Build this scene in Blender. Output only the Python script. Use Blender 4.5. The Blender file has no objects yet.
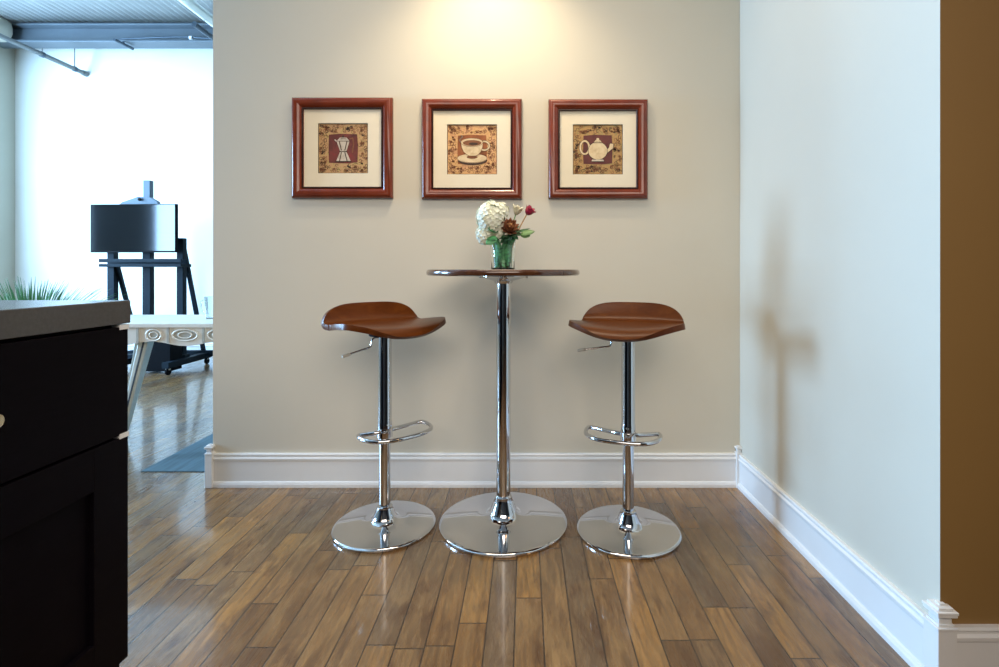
import bpy, bmesh, math, random
from mathutils import Vector, Matrix
random.seed(7)
PI = math.pi
S = bpy.context.scene
COL = S.collection
EYE = 1.03

# ------------------------------------------------------------------ materials
def s2l(c):
    return tuple(((v/255)/12.92 if v/255 <= .04045 else ((v/255+.055)/1.055)**2.4) for v in c)

class NT:
    def __init__(self, name):
        self.m = bpy.data.materials.new(name); self.m.use_nodes = True
        self.t = self.m.node_tree; self.b = self.t.nodes['Principled BSDF']
    def n(self, kind, **kw):
        x = self.t.nodes.new(kind)
        for k, v in kw.items(): setattr(x, k, v)
        return x
    def l(self, a, b): self.t.links.new(a, b)
    def math(self, op, a, b=None, c=None):
        x = self.n('ShaderNodeMath', operation=op)
        for i, v in enumerate((a, b, c)):
            if v is None: continue
            if isinstance(v, (int, float)): x.inputs[i].default_value = v
            else: self.l(v, x.inputs[i])
        return x.outputs[0]
    def ramp(self, fac, stops, interp='LINEAR'):
        r = self.n('ShaderNodeValToRGB'); cr = r.color_ramp; cr.interpolation = interp
        while len(cr.elements) < len(stops): cr.elements.new(.5)
        for e, (p, c) in zip(cr.elements, stops):
            e.position = p; e.color = (*c, 1)
        self.l(fac, r.inputs[0]); return r.outputs[0]
    def mix(self, fac, a, b, mode='MIX'):
        x = self.n('ShaderNodeMix', data_type='RGBA', blend_type=mode)
        for sock, v in ((x.inputs[0], fac), (x.inputs[6], a), (x.inputs[7], b)):
            if isinstance(v, (int, float)): sock.default_value = v
            elif isinstance(v, tuple): sock.default_value = (*v, 1)
            else: self.l(v, sock)
        return x.outputs[2]
    def noise(self, scale, detail=4, rough=.55, vec=None, coord='Object', stretch=None, dist=0):
        t = self.n('ShaderNodeTexNoise'); t.inputs['Scale'].default_value = scale
        t.inputs['Detail'].default_value = detail; t.inputs['Roughness'].default_value = rough
        t.inputs['Distortion'].default_value = dist
        if vec is None:
            tc = self.n('ShaderNodeTexCoord'); vec = tc.outputs[coord]
        if stretch:
            mp = self.n('ShaderNodeMapping'); mp.inputs['Scale'].default_value = stretch
            self.l(vec, mp.inputs[0]); vec = mp.outputs[0]
        self.l(vec, t.inputs['Vector']); return t.outputs['Fac']
    def bump(self, h, strength=.2, dist=.002):
        b = self.n('ShaderNodeBump'); b.inputs['Strength'].default_value = strength
        b.inputs['Distance'].default_value = dist
        self.l(h, b.inputs['Height']); self.l(b.outputs[0], self.b.inputs['Normal'])
    def set(self, **kw):
        names = dict(rough='Roughness', metal='Metallic', coat='Coat Weight', coatr='Coat Roughness', trans='Transmission Weight',
                     ior='IOR', spec='Specular IOR Level', sub='Subsurface Weight', sheen='Sheen Weight')
        for k, v in kw.items(): self.b.inputs[names[k]].default_value = v

def mat(name, col, rough=.5, metal=0, var=.06, scale=30, bump=0, stretch=None, **kw):
    t = NT(name)
    f = t.noise(scale, stretch=stretch)
    lo = tuple(max(0, c*(1-var)) for c in col); hi = tuple(min(1, c*(1+var)) for c in col)
    t.l(t.ramp(f, [(.3, lo), (.7, hi)]), t.b.inputs['Base Color'])
    t.set(rough=rough, metal=metal, **kw)
    if bump: t.bump(f, bump)
    return t.m

M = {}
M['paint'] = mat('wall_paint_greige', (.63, .585, .485), .75, var=.012, scale=3, bump=.03)
M['paint_gold'] = mat('wall_paint_gold_brown', (.29, .165, .050), .6, var=.02, scale=3)
M['paint_white'] = mat('wall_paint_white', (.80, .77, .70), .7, var=.012, scale=3)
M['paint_grey'] = mat('wall_paint_grey', (.50, .47, .38), .7, var=.012, scale=3)
M['trim'] = mat('trim_white_semi_gloss', (.80, .80, .79), .3, var=.01, scale=6)
M['ceil'] = mat('ceiling_white', (.78, .76, .72), .8, var=.01, scale=4)
M['rear'] = mat('rear_wall_brown', (.055, .04, .03), .7, var=.05, scale=2)
M['chrome'] = mat('polished_chrome', (.66, .66, .67), .06, 1, var=.01, scale=8)
M['seatwood'] = None
M['espresso'] = mat('espresso_cabinet', (.003, .002, .0035), .5, var=.2, scale=14, stretch=(1, 1, 8), spec=.05)
M['quartz'] = mat('grey_quartz', (.075, .073, .072), .25, var=.08, scale=160)
M['brass'] = mat('pale_brass', (.80, .68, .46), .25, 1, var=.03)
M['alu'] = mat('white_aluminium', (.80, .74, .64), .4, .15, var=.05, scale=12)
M['alu_dark'] = mat('grey_aluminium', (.50, .47, .40), .4, .3, var=.08, scale=20)
M['silver'] = mat('satin_silver', (.80, .82, .74), .3, .45, var=.05, scale=20)
M['easel'] = mat('dark_blue_grey_wood', (.006, .012, .018), .6, var=.2, spec=.12, scale=20, stretch=(8, 8, 1))
M['easel_top'] = mat('grey_painted_wood', (.055, .085, .115), .45, var=.15, scale=20, stretch=(8, 8, 1))
M['black'] = mat('black_plastic', (.003, .003, .004), .6, var=.2, spec=.06)
M['screen'] = mat('black_glass_screen', (.004, .005, .006), .08, var=.1, scale=4, spec=.3)
M['steel_blue'] = mat('painted_steel_beam', (.12, .14, .155), .45, .2, var=.06, scale=5)
M['galv'] = mat('galvanised_deck', (.96, .95, .92), .28, .3, var=.06, scale=5)
M['pipe_grey'] = mat('grey_pipe', (.15, .155, .15), .38, .5, var=.08, scale=12)
M['pipe_dark'] = mat('dark_pipe', (.06, .08, .10), .45, .4, var=.1, scale=12)
M['rug'] = mat('blue_rug', (.10, .16, .185), .95, var=.25, scale=60, bump=.5, stretch=(1, .06, 1))
M['pot'] = mat('grey_ceramic', (.35, .35, .34), .5, var=.1)
M['soil'] = mat('potting_soil', (.04, .03, .02), .95, var=.4, scale=80, bump=1)
M['grass'] = mat('palm_green', (.055, .20, .05), .5, var=.45, scale=9, sub=.0)
M['leaf'] = mat('dark_leaf', (.035, .13, .05), .4, var=.5, scale=40)
M['leaf_light'] = mat('light_leaf', (.16, .30, .11), .45, var=.4, scale=40)
M['leaf_wrap'] = mat('vase_leaf_green', (.09, .33, .13), .35, var=.95, scale=45, stretch=(1, 1, 2.2))
M['stem'] = mat('stem_green', (.12, .30, .10), .5, var=.3, scale=40)
M['hyd'] = mat('hydrangea_cream', (.86, .87, .72), .6, var=.06, scale=40)
M['protea'] = mat('protea_bract', (.22, .075, .03), .6, var=.5, scale=60)
M['protea_core'] = mat('protea_core', (.48, .26, .10), .7, var=.4, scale=80)
M['rose'] = mat('rose_pink', (.38, .018, .06), .5, var=.3, scale=60)
M['bud'] = mat('pale_bud', (.74, .70, .52), .6, var=.2, scale=60)
M['frame'] = mat('cherry_frame', (.165, .024, .005), .25, var=.25, scale=10, coat=.2, coatr=.12, stretch=(1, 1, 1))
M['bead'] = mat('dark_bead', (.028, .006, .003), .3, var=.3, scale=30)
M['mat'] = mat('cream_mat_board', (.82, .73, .56), .8, var=.015, scale=20)

def glass(name, col=(1, 1, 1), ior=1.45, rough=0.0):
    t = NT(name); t.set(rough=rough, trans=1, ior=ior)
    f = t.noise(5); t.l(t.ramp(f, [(0, tuple(c*.98 for c in col)), (1, col)]), t.b.inputs['Base Color'])
    return t.m
M['glass'] = glass('clear_glass', (.95, .99, .97))
M['pane'] = glass('window_glass', (1, 1, 1), 1.02)

def seatwood():
    t = NT('lacquered_walnut')
    f = t.noise(9, 5, .6, stretch=(1, 9, 1), dist=.6)
    t.l(t.ramp(f, [(.25, (.066, .016, .0025)), (.55, (.105, .027, .0035)), (.8, (.145, .043, .006))]), t.b.inputs['Base Color'])
    t.set(rough=.34, coat=.06, coatr=.12, spec=.16); return t.m
M['seatwood'] = seatwood()
def darkwood():
    t = NT('dark_wood_table')
    f = t.noise(9, 5, .6, stretch=(1, 9, 1), dist=.6)
    t.l(t.ramp(f, [(.25, (.045, .014, .006)), (.8, (.11, .04, .014))]), t.b.inputs['Base Color'])
    t.set(rough=.18, coat=.6, coatr=.08); return t.m
M['tablewood'] = darkwood()

def floor_mat():
    t = NT('hardwood_planks')
    tc = t.n('ShaderNodeTexCoord'); sp = t.n('ShaderNodeSeparateXYZ'); t.l(tc.outputs['Object'], sp.inputs[0])
    W, L = .0815, .62
    xs = t.math('DIVIDE', t.math('ADD', sp.outputs[0], 10.057), W)
    row = t.math('FLOOR', xs); fx = t.math('FRACT', xs)
    wn = t.n('ShaderNodeTexWhiteNoise', noise_dimensions='1D'); t.l(row, wn.inputs['W'])
    off = t.math('MULTIPLY', wn.outputs['Value'], 7.3)
    ln = t.n('ShaderNodeTexWhiteNoise', noise_dimensions='1D'); t.l(t.math('ADD', row, 71.5), ln.inputs['W'])
    Lr = t.math('MULTIPLY_ADD', ln.outputs['Value'], .45, .40)
    ys = t.math('DIVIDE', t.math('ADD', t.math('ADD', sp.outputs[1], 20), off), Lr)
    seg = t.math('FLOOR', ys); fy = t.math('FRACT', ys)
    cb = t.n('ShaderNodeCombineXYZ'); t.l(row, cb.inputs[0]); t.l(seg, cb.inputs[1])
    pn = t.n('ShaderNodeTexWhiteNoise', noise_dimensions='2D'); t.l(cb.outputs[0], pn.inputs['Vector'])
    r1 = pn.outputs['Value']
    base = t.ramp(r1, [(0, (.130, .060, .020)), (.22, (.270, .128, .038)), (.42, (.200, .118, .056)), (.62, (.370, .180, .050)),
                       (.82, (.145, .095, .055)), (1, (.400, .225, .085))])
    # grain moves with the plank: shift the lookup by the plank's own random number
    mp = t.n('ShaderNodeVectorMath', operation='MULTIPLY_ADD')
    t.l(pn.outputs['Color'], mp.inputs[0]); mp.inputs[1].default_value = (13, 17, 0); t.l(tc.outputs['Object'], mp.inputs[2])
    g = t.noise(7, 9, .68, vec=mp.outputs[0], stretch=(11, 1, 1), dist=.9)
    g2 = t.noise(3.4, 7, .68, vec=mp.outputs[0], stretch=(3.2, 1, 1), dist=1.4)
    c = t.mix(t.ramp(g, [(.30, (.85,)*3), (.62, (0, 0, 0))]), base, (.085, .045, .020))
    c = t.mix(t.ramp(g2, [(.50, (0, 0, 0)), (.66, (.85,)*3)]), c, (.085, .036, .014))
    g3 = t.noise(3.2, 7, .65, vec=mp.outputs[0], stretch=(3.5, 1, 1), dist=.6)
    c = t.mix(t.ramp(g3, [(.50, (0, 0, 0)), (.70, (.45,)*3)]), c, (.37, .215, .085))
    # joints
    dx = t.math('MULTIPLY', t.math('MINIMUM', fx, t.math('SUBTRACT', 1, fx)), W)
    dy = t.math('MULTIPLY', t.math('MINIMUM', fy, t.math('SUBTRACT', 1, fy)), Lr)
    d = t.math('MINIMUM', dx, dy)
    gap = t.ramp(t.math('DIVIDE', d, .004), [(.25, (1, 1, 1)), (.75, (0, 0, 0))])
    c = t.mix(t.math('MULTIPLY', gap, .92), c, (.022, .013, .008))
    t.l(c, t.b.inputs['Base Color'])
    rr = t.ramp(g, [(.3, (.34,)*3), (.7, (.22,)*3)]); t.l(rr, t.b.inputs['Roughness'])
    h = t.math('SUBTRACT', t.math('MULTIPLY', g, .15), gap)
    t.bump(h, .25, .0015)
    t.set(spec=.5, coat=.5, coatr=.09)
    return t.m
M['floor'] = floor_mat()

# ------------------------------------------------------------------ mesh helpers
def link(name, bm, m, parent=None, smooth=False, bevel=0, label=None, loc=None, rotz=None):
    bmesh.ops.recalc_face_normals(bm, faces=bm.faces)
    me = bpy.data.meshes.new(name); bm.to_mesh(me); bm.free()
    for mm in (m if isinstance(m, (list, tuple)) else [m]): me.materials.append(mm)
    if smooth:
        for p in me.polygons: p.use_smooth = True
        me.set_sharp_from_angle(angle=math.radians(38))
    o = bpy.data.objects.new(name, me); COL.objects.link(o)
    if parent is not None: o.parent = parent
    if loc: o.location = loc
    if rotz: o.rotation_euler.z = rotz
    if bevel:
        b = o.modifiers.new('bevel', 'BEVEL'); b.width = bevel; b.segments = 2; b.limit_method = 'ANGLE'; b.angle_limit = math.radians(40)
    if label: o['label'] = label
    return o
def thing(name, label, cat, loc=(0, 0, 0), rotz=0, group=None):
    o = bpy.data.objects.new(name, None); COL.objects.link(o); o.empty_display_size = .1
    o.location = loc; o.rotation_euler = (0, 0, rotz); o['label'] = label; o['category'] = cat
    if group: o['group'] = group
    return o
def tag(o, label, cat, group=None):
    o['label'] = label; o['category'] = cat
    if group: o['group'] = group
    return o
def struct(name, bm, m, **kw):
    o = link(name, bm, m, **kw); o['kind'] = 'structure'; return o
def NB(): return bmesh.new()
def box(bm, x0, x1, y0, y1, z0, z1, mi=0):
    v = [bm.verts.new((x, y, z)) for x in (x0, x1) for y in (y0, y1) for z in (z0, z1)]
    fs = []
    for q in ((0, 1, 3, 2), (4, 6, 7, 5), (0, 4, 5, 1), (2, 3, 7, 6), (0, 2, 6, 4), (1, 5, 7, 3)):
        f = bm.faces.new([v[i] for i in q]); f.material_index = mi; fs.append(f)
    return fs
def boxm(*a): bm = NB(); box(bm, *a); return bm
def lathe(bm, prof, seg=48, c=(0, 0, 0), mi=0, axis='Z'):
    rings = []
    for r, z in prof:
        if r < 1e-6: rings.append([bm.verts.new(_ax(c, 0, 0, z, axis))])
        else: rings.append([bm.verts.new(_ax(c, r*math.cos(2*PI*i/seg), r*math.sin(2*PI*i/seg), z, axis)) for i in range(seg)])
    for a, b in zip(rings, rings[1:]):
        for i in range(seg):
            j = (i+1) % seg
            if len(a) == 1 and len(b) == 1: continue
            if len(a) == 1: f = bm.faces.new((a[0], b[i], b[j]))
            elif len(b) == 1: f = bm.faces.new((a[i], a[j], b[0]))
            else: f = bm.faces.new((a[i], a[j], b[j], b[i]))
            f.material_index = mi
def _ax(c, x, y, z, axis):
    if axis == 'Z': return (c[0]+x, c[1]+y, c[2]+z)
    if axis == 'Y': return (c[0]+x, c[1]+z, c[2]+y)
    return (c[0]+z, c[1]+x, c[2]+y)
def tube(bm, pts, r, seg=10, closed=False, mi=0, flat=1.0):
    pts = [Vector(p) for p in pts]; n = len(pts); rings = []
    up = None
    for i, p in enumerate(pts):
        a = pts[(i-1) % n] if (closed or i > 0) else p
        b = pts[(i+1) % n] if (closed or i < n-1) else p
        d = (b-a).normalized()
        if up is None:
            up = Vector((0, 0, 1)) if abs(d.z) < .9 else Vector((1, 0, 0))
        s = d.cross(up)
        if s.length < 1e-6: s = d.cross(Vector((1, 0, 0)))
        s.normalize(); u = s.cross(d).normalized(); up = u
        rr = r[i] if isinstance(r, (list, tuple)) else r
        rings.append([bm.verts.new(p + s*(rr*math.cos(2*PI*k/seg)) + u*(rr*flat*math.sin(2*PI*k/seg))) for k in range(seg)])
    m = n if closed else n-1
    for i in range(m):
        a, b = rings[i], rings[(i+1) % n]
        for k in range(seg):
            f = bm.faces.new((a[k], a[(k+1) % seg], b[(k+1) % seg], b[k])); f.material_index = mi
    if not closed:
        for q in (rings[0], rings[-1]):
            f = bm.faces.new(q); f.material_index = mi
def bar(bm, a, b, w, d=None, w2=None, d2=None):
    """rectangular bar from a to b, w across, d deep; w2,d2 at the end b"""
    a, b = Vector(a), Vector(b); d = d or w; w2 = w2 or w; d2 = d2 or d
    t = (b-a).normalized(); s = t.cross(Vector((0, 1, 0)))
    if s.length < 1e-3: s = Vector((1, 0, 0))
    s.normalize(); u = s.cross(t).normalized()
    R = []
    for p, ww, dd in ((a, w, d), (b, w2, d2)):
        R.append([bm.verts.new(p + s*(sx*ww/2) + u*(sy*dd/2)) for sx, sy in ((-1, -1), (1, -1), (1, 1), (-1, 1))])
    for k in range(4): bm.faces.new((R[0][k], R[0][(k+1) % 4], R[1][(k+1) % 4], R[1][k]))
    bm.faces.new(R[0]); bm.faces.new(R[1])
def extrude_profile(bm, prof, p0, p1, n):
    """profile [(out, z)] swept from p0 to p1 (2-D points); n is the outward 2-D normal"""
    R = []
    for p in (p0, p1):
        R.append([bm.verts.new((p[0]+n[0]*o, p[1]+n[1]*o, z)) for o, z in prof])
    k = len(prof)
    for i in range(k): bm.faces.new((R[0][i], R[0][(i+1) % k], R[1][(i+1) % k], R[1][i]))
    bm.faces.new(R[0]); bm.faces.new(R[1])
def smooth_pts(ctrl, n):
    out = []; k = len(ctrl)
    for i in range(k-1):
        p0, p1, p2, p3 = (Vector(ctrl[max(0, min(k-1, j))]) for j in (i-1, i, i+1, i+2))
        for q in range(n):
            t = q/n
            out.append(.5*((2*p1) + (p2-p0)*t + (2*p0-5*p1+4*p2-p3)*t*t + (3*p1-p0-3*p2+p3)*t**3))
    out.append(Vector(ctrl[-1])); return out
def dup(root, loc, rotz, label):
    r = root.copy(); COL.objects.link(r); r.location = loc; r.rotation_euler = (0, 0, rotz); r['label'] = label
    for ch in list(root.children):
        c = ch.copy(); COL.objects.link(c); c.parent = r
        for g in list(ch.children):
            d = g.copy(); COL.objects.link(d); d.parent = c
    return r

# ------------------------------------------------------------------ setting
XL, XR = -6.05, 1.02          # loft's left wall, nook's right wall
YB, YF = 2.41, 5.98           # nook's back wall, loft's far wall
XE = -1.494                   # free end of the nook's back wall
YC = 1.244                    # outer corner of the right wall
ZD, ZN = 3.80, 2.75           # metal deck, nook ceiling
YR, XK = -2.6, 3.6            # rear wall behind the camera, kitchen's right wall

struct('floor', boxm(XL-.2, XK+.2, YR-.2, YF+.2, -.08, 0), M['floor'])
struct('wall_back', boxm(XE, XR+.02, YB, YB+.12, 0, ZD), M['paint'])
bm = NB()
for f in box(bm, XR, XK, YC, YB-.001, 0, ZN+.1):
    f.material_index = 0
bm.faces.ensure_lookup_table()
for f in bm.faces:
    f.normal_update()
    if f.calc_center_median().y < YC+.001: f.material_index = 1
struct('wall_right', bm, [M['paint'], M['paint_gold']])
struct('wall_far', boxm(XL-.2, XK, YF, YF+.15, 0, ZD+.1), M['paint_white'])
WIN = [(1.30, 2.55, .75, 2.45), (3.55, 5.05, .75, 3.5)]      # y0, y1, z0, z1 of the openings in the left wall
bm = NB(); ys = [YR-.2]
for a, b, c, d in WIN:
    box(bm, XL-.2, XL, ys[-1], a, 0, ZD+.1); box(bm, XL-.2, XL, a, b, 0, c); box(bm, XL-.2, XL, a, b, d, ZD+.1); ys.append(b)
box(bm, XL-.2, XL, ys[-1], YF+.01, 0, ZD+.1)
struct('wall_left', bm, M['paint_grey'])
for i, (a, b, c, d) in enumerate(WIN):
    bm = NB()
    for y0, y1, z0, z1 in ((a, a+.05, c, d), (b-.05, b, c, d), (a, b, c, c+.05), (a, b, d-.05, d), (a, b, (c+d)/2-.02, (c+d)/2+.02), ((a+b)/2-.015, (a+b)/2+.015, c, d)):
        box(bm, XL-.12, XL-.06, y0, y1, z0, z1)
    w = struct('window_%d' % (i+1), bm, M['trim'])
    p = link('pane', boxm(XL-.095, XL-.09, a+.04, b-.04, c+.04, d-.04), M['pane'], w)
struct('wall_rear', boxm(XL-.2, XK+.2, YR-.15, YR, 0, ZD+.1), M['rear'])
struct('wall_kitchen', boxm(XK, XK+.15, YR-.2, YF+.2, 0, ZD+.1), M['rear'])
struct('ceiling_nook', boxm(XE, XK+.1, YR, YB+.12, ZN, ZN+.1), M['ceil'])
struct('wall_header', boxm(XE, XE+.1, YR, YB, ZN+.1, ZD), M['ceil'])
# corrugated deck of the loft
bm = NB(); P = .070; N = int((XK-XL)/P*8); rows = []
for j, y in enumerate((YR, YF)):
    rows.append([bm.verts.new((XL+i*P/8, y, ZD+.019+.019*math.sin(2*PI*i/8))) for i in range(N)])
for i in range(N-1): bm.faces.new((rows[0][i], rows[0][i+1], rows[1][i+1], rows[1][i]))
dk = struct('ceiling_deck', bm, M['galv'], smooth=True)
sm = dk.modifiers.new('thick', 'SOLIDIFY'); sm.thickness = .004; sm.offset = 1
# steel beam across the loft, close to the far wall
bm = NB(); yb = 5.74
box(bm, XL+.02, XR, yb-.09, yb+.09, 3.585, 3.608); box(bm, XL+.02, XR, yb-.012, yb+.012, 3.608, 3.772); box(bm, XL+.02, XR, yb-.09, yb+.09, 3.772, 3.798)
struct('beam_steel', bm, M['steel_blue'], bevel=.004)
# boxed-in corner under the deck along the left wall
bm = NB()
pr = [(0, 3.575), (.24, 3.575), (.29, 3.60), (.318, 3.66), (.318, 3.72), (.30, 3.799), (0, 3.799)]
extrude_profile(bm, pr, (XL, 3.0), (XL, yb-.1), (1, 0))
struct('trim_soffit', bm, M['paint_grey'], smooth=True)

BP = [(0, 0), (.022, 0), (.022, .014), (.018, .024), (.013, .028), (.013, .122), (.017, .127), (.018, .136), (.012, .142), (.012, .147), (.015, .152), (.012, .158), (0, .158)]
def baseboard(name, p0, p1, n, m=None):
    bm = NB(); extrude_profile(bm, BP, p0, p1, n); return struct(name, bm, m or M['trim'])
baseboard('baseboard_back', (XE, YB), (XR-.015, YB), (0, -1))
baseboard('baseboard_right', (XR, YC), (XR, YB-.02), (-1, 0))
baseboard('baseboard_front', (XR, YC), (XK, YC), (0, -1))
baseboard('baseboard_far', (XL, YF), (XK, YF), (0, -1))
baseboard('baseboard_left', (XL, YR), (XL, YF-.02), (1, 0))
baseboard('baseboard_end', (XE, YB+.12), (XE, YB), (-1, 0))
def corner_block(name, x, y, w, h0, cap):
    """square plinth post with a turned cap"""
    bm = NB(); q = w/2
    box(bm, x-q, x+q, y-q, y+q, 0, h0)
    z = h0
    for ww, hh in ((q*1.12, .005), (q*.86, .005), (q*.70, .010), (q*.62, .006), (q*1.05, .006), (q*1.12, .006), (q*.8, .006), (q*.35, .004)):
        hh *= cap; box(bm, x-ww, x+ww, y-ww, y+ww, z, z+hh); z += hh
    return struct(name, bm, M['trim'], bevel=.0015)
corner_block('trim_1', XR-.012, YB-.014, .026, .162, .75)
corner_block('trim_2', XE-.006, YB-.010, .034, .158, .95)
corner_block('trim_3', XR-.0005, YC-.0005, .046, .158, 1.15)

# ------------------------------------------------------------------ bar stools
def make_seat_bm():
    prof = [(.199, -.022), (.191, -.011), (.172, -.003), (.125, .001), (.05, .001), (-.04, .001), (-.095, .003), (-.124, .011), (-.143, .031), (-.155, .060), (-.165, .094)]
    pts = smooth_pts([(a, b, 0) for a, b in prof], 8)
    cum = [0]
    for a, b in zip(pts, pts[1:]): cum.append(cum[-1]+(b-a).length)
    T = cum[-1]
    def at(s):
        d = s*T
        for i in range(len(cum)-1):
            if cum[i+1] >= d-1e-9:
                t = (d-cum[i])/(cum[i+1]-cum[i]+1e-12); return pts[i].lerp(pts[i+1], t)
        return pts[-1]
    NS, NU = 52, 44
    bm = NB(); G = []
    for i in range(NS+1):
        row = []
        for j in range(NU+1):
            u = math.sin(PI/2*(-1+2*j/NU)); au = min(1, abs(u))
            lo = .25*(1-math.sqrt(max(0, 1-au**2.4))); hi = 1-.21*(1-math.sqrt(max(0, 1-au**4.2)))
            t = i/NS; s = lo+(hi-lo)*t
            p = at(s)
            k = min(1, max(0, (s-.25)/.5)); k = k*k*(3-2*k)
            w = .218 + (.208-.218)*k; w *= 1-.045*math.exp(-((s-.58)/.10)**2)
            front = max(0, 1-s/.62); front = front**.7
            x = u*w
            h = p.y + .024*front*(x/.21)**2
            fwd = p.x - .012*front*u*u + .020*max(0, (s-.55)/.45)*u*u
            row.append(bm.verts.new((x, -fwd, h)))
        G.append(row)
    for i in range(NS):
        for j in range(NU): bm.faces.new((G[i][j], G[i][j+1], G[i+1][j+1], G[i+1][j]))
    return bm
def footrest(t, off, rot):
    """bow in front, straight bar behind that runs into the collar on the column; off and rot are in the stool's own axes"""
    z = .370; pts = []; hw = .148
    R = Matrix.Rotation(rot, 3, 'Z')
    for i in range(25):
        a = PI*(i/24); c, s_ = math.cos(a), math.sin(a)
        pts.append(R @ Vector((hw*(abs(c)**.72)*(1 if c > 0 else -1), .04-.125*(s_**.8), z)) + Vector((off[0], off[1], 0)))
    e0 = R @ Vector((-hw*.93, .066, z)) + Vector((off[0], off[1], 0)); e1 = R @ Vector((hw*.93, .066, z)) + Vector((off[0], off[1], 0))
    d = (e1-e0).normalized(); q0 = Vector((0, 0, z+.012))-d*.03; q1 = Vector((0, 0, z+.012))+d*.03
    pts += [e0, e0.lerp(q0, .5), q0, q1, q1.lerp(e1, .5), e1]
    bm = NB(); tube(bm, smooth_pts(pts+[pts[0]], 3)[:-1], .0088, 12, closed=True)
    fr = link('footrest', bm, M['chrome'], t, smooth=True)
    bm = NB(); lathe(bm, [(.0268, .358), (.031, .361), (.031, .394), (.0268, .397), (.0268, .358)], 40); link('collar', bm, M['chrome'], fr, smooth=True)
def make_stool(loc, rotz, label, ring_off, ring_rot):
    t = thing('bar_stool', label, 'bar stool', loc, rotz, 'adjustable bar stools at the pub table')
    bm = NB()
    lathe(bm, [(0, 0), (.195, 0), (.200, .003), (.201, .009), (.197, .013), (.19, .0150), (.10, .0200), (.066, .025), (.050, .034), (.044, .046), (.034, .070), (.031, .077), (.031, .083), (.0255, .087), (0, .087)], 72)
    link('base', bm, M['chrome'], t, smooth=True)
    bm = NB(); lathe(bm, [(0, .07), (.0225, .07), (.0225, .372), (0, .372)], 40); link('lower_tube', bm, M['chrome'], t, smooth=True)
    bm = NB(); lathe(bm, [(0, .366), (.025, .366), (.0285, .369), (.0285, .42), (.0275, .424), (.0270, .426), (.0265, .770), (.0, .770)], 40); link('upper_tube', bm, M['chrome'], t, smooth=True)
    bm = NB()
    lathe(bm, [(0, 0), (.005, 0), (.005, .004), (0, .005)], 16, (0, -.0283, .412), axis='Y')
    link('set_screw', bm, M['silver'], t, smooth=True)
    footrest(t, ring_off, ring_rot)
    # lever
    bm = NB()
    d = Vector((-.97, -.24, 0))
    tube(bm, smooth_pts([d*.030+Vector((0, 0, .762)), d*.058+Vector((0, 0, .760)), d*.068+Vector((0, 0, .738)), d*.074+Vector((0, 0, .728)), d*.115+Vector((0, 0, .722)), d*.195+Vector((0, 0, .710))], 5), .0040, 10)
    lv = link('lever', bm, M['chrome'], t, smooth=True)
    bm = NB(); tube(bm, [d*.165+Vector((0, 0, .7145)), d*.168+Vector((0, 0, .7142)), d*.196+Vector((0, 0, .7098)), d*.199+Vector((0, 0, .7094))], [.004, .0062, .0062, .004], 12)
    link('lever_grip', bm, M['alu_dark'], lv, smooth=True)
    bm = NB(); lathe(bm, [(0, .767), (.060, .767), (.062, .769), (.062, .778), (0, .778)], 40)
    link('seat_plate', bm, M['black'], t, smooth=True)
    st = link('seat', make_seat_bm(), M['seatwood'], t, smooth=True, loc=(0, 0, .795))
    for p in st.data.polygons: p.use_smooth = True
    m = st.modifiers.new('thick', 'SOLIDIFY'); m.thickness = .021; m.offset = 1 if False else -1; m.use_even_offset = True
    m = st.modifiers.new('round', 'BEVEL'); m.width = .0085; m.segments = 3; m.limit_method = 'ANGLE'; m.angle_limit = math.radians(50)
    m.harden_normals = False
    return t
stool = make_stool((-.568, 2.032, 0), math.radians(42), 'bar stool left of the pub table, brown bentwood seat turned away to the right', (.052, -.016), 0)
st2 = dup(stool, (.403, 1.992, 0), math.radians(-19), 'bar stool right of the pub table, nearest the pale blue side wall')
for ch in list(st2.children):            # its footrest has slid round on the column
    if ch.name.startswith('footrest'):
        for g in list(ch.children): bpy.data.objects.remove(g)
        bpy.data.objects.remove(ch)
footrest(st2, (-.028, .012), 0)

# ------------------------------------------------------------------ pub table
TX, TY, TH = -.092, 2.060, 1.0315
t = thing('pub_table', 'tall round pub table on a chrome column between the two stools', 'table', (TX, TY, 0))
bm = NB()
lathe(bm, [(0, 0), (.252, 0), (.258, .003), (.259, .010), (.255, .014), (.245, .0165), (.12, .022), (.080, .029), (.062, .040), (.054, .056), (.041, .088), (.036, .100), (.036, .110), (.031, .116), (0, .116)], 84)
link('base', bm, M['chrome'], t, smooth=True)
bm = NB(); lathe(bm, [(0, .10), (.0290, .10), (.0290, .985), (0, .985)], 48); link('column', bm, M['chrome'], t, smooth=True)
bm = NB(); lathe(bm, [(0, .975), (.034, .975), (.040, .985), (.092, 1.000), (.098, 1.004), (.098, 1.008), (0, 1.008)], 48); pl = link('mounting_flange', bm, M['chrome'], t, smooth=True)
for k in range(4):
    a = PI*k/2
    bm = NB(); lathe(bm, [(0, .998), (.006, .998), (.006, 1.008), (0, 1.008)], 12, (.094*math.cos(a), .094*math.sin(a), -.0005)); link('screw', bm, M['alu_dark'], pl, smooth=True)
bm = NB(); lathe(bm, [(0, 1.008), (.302, 1.008), (.308, 1.012), (.3095, 1.019), (.308, 1.027), (.303, TH), (0, TH)], 96); link('tabletop', bm, M['tablewood'], t, smooth=True)

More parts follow.
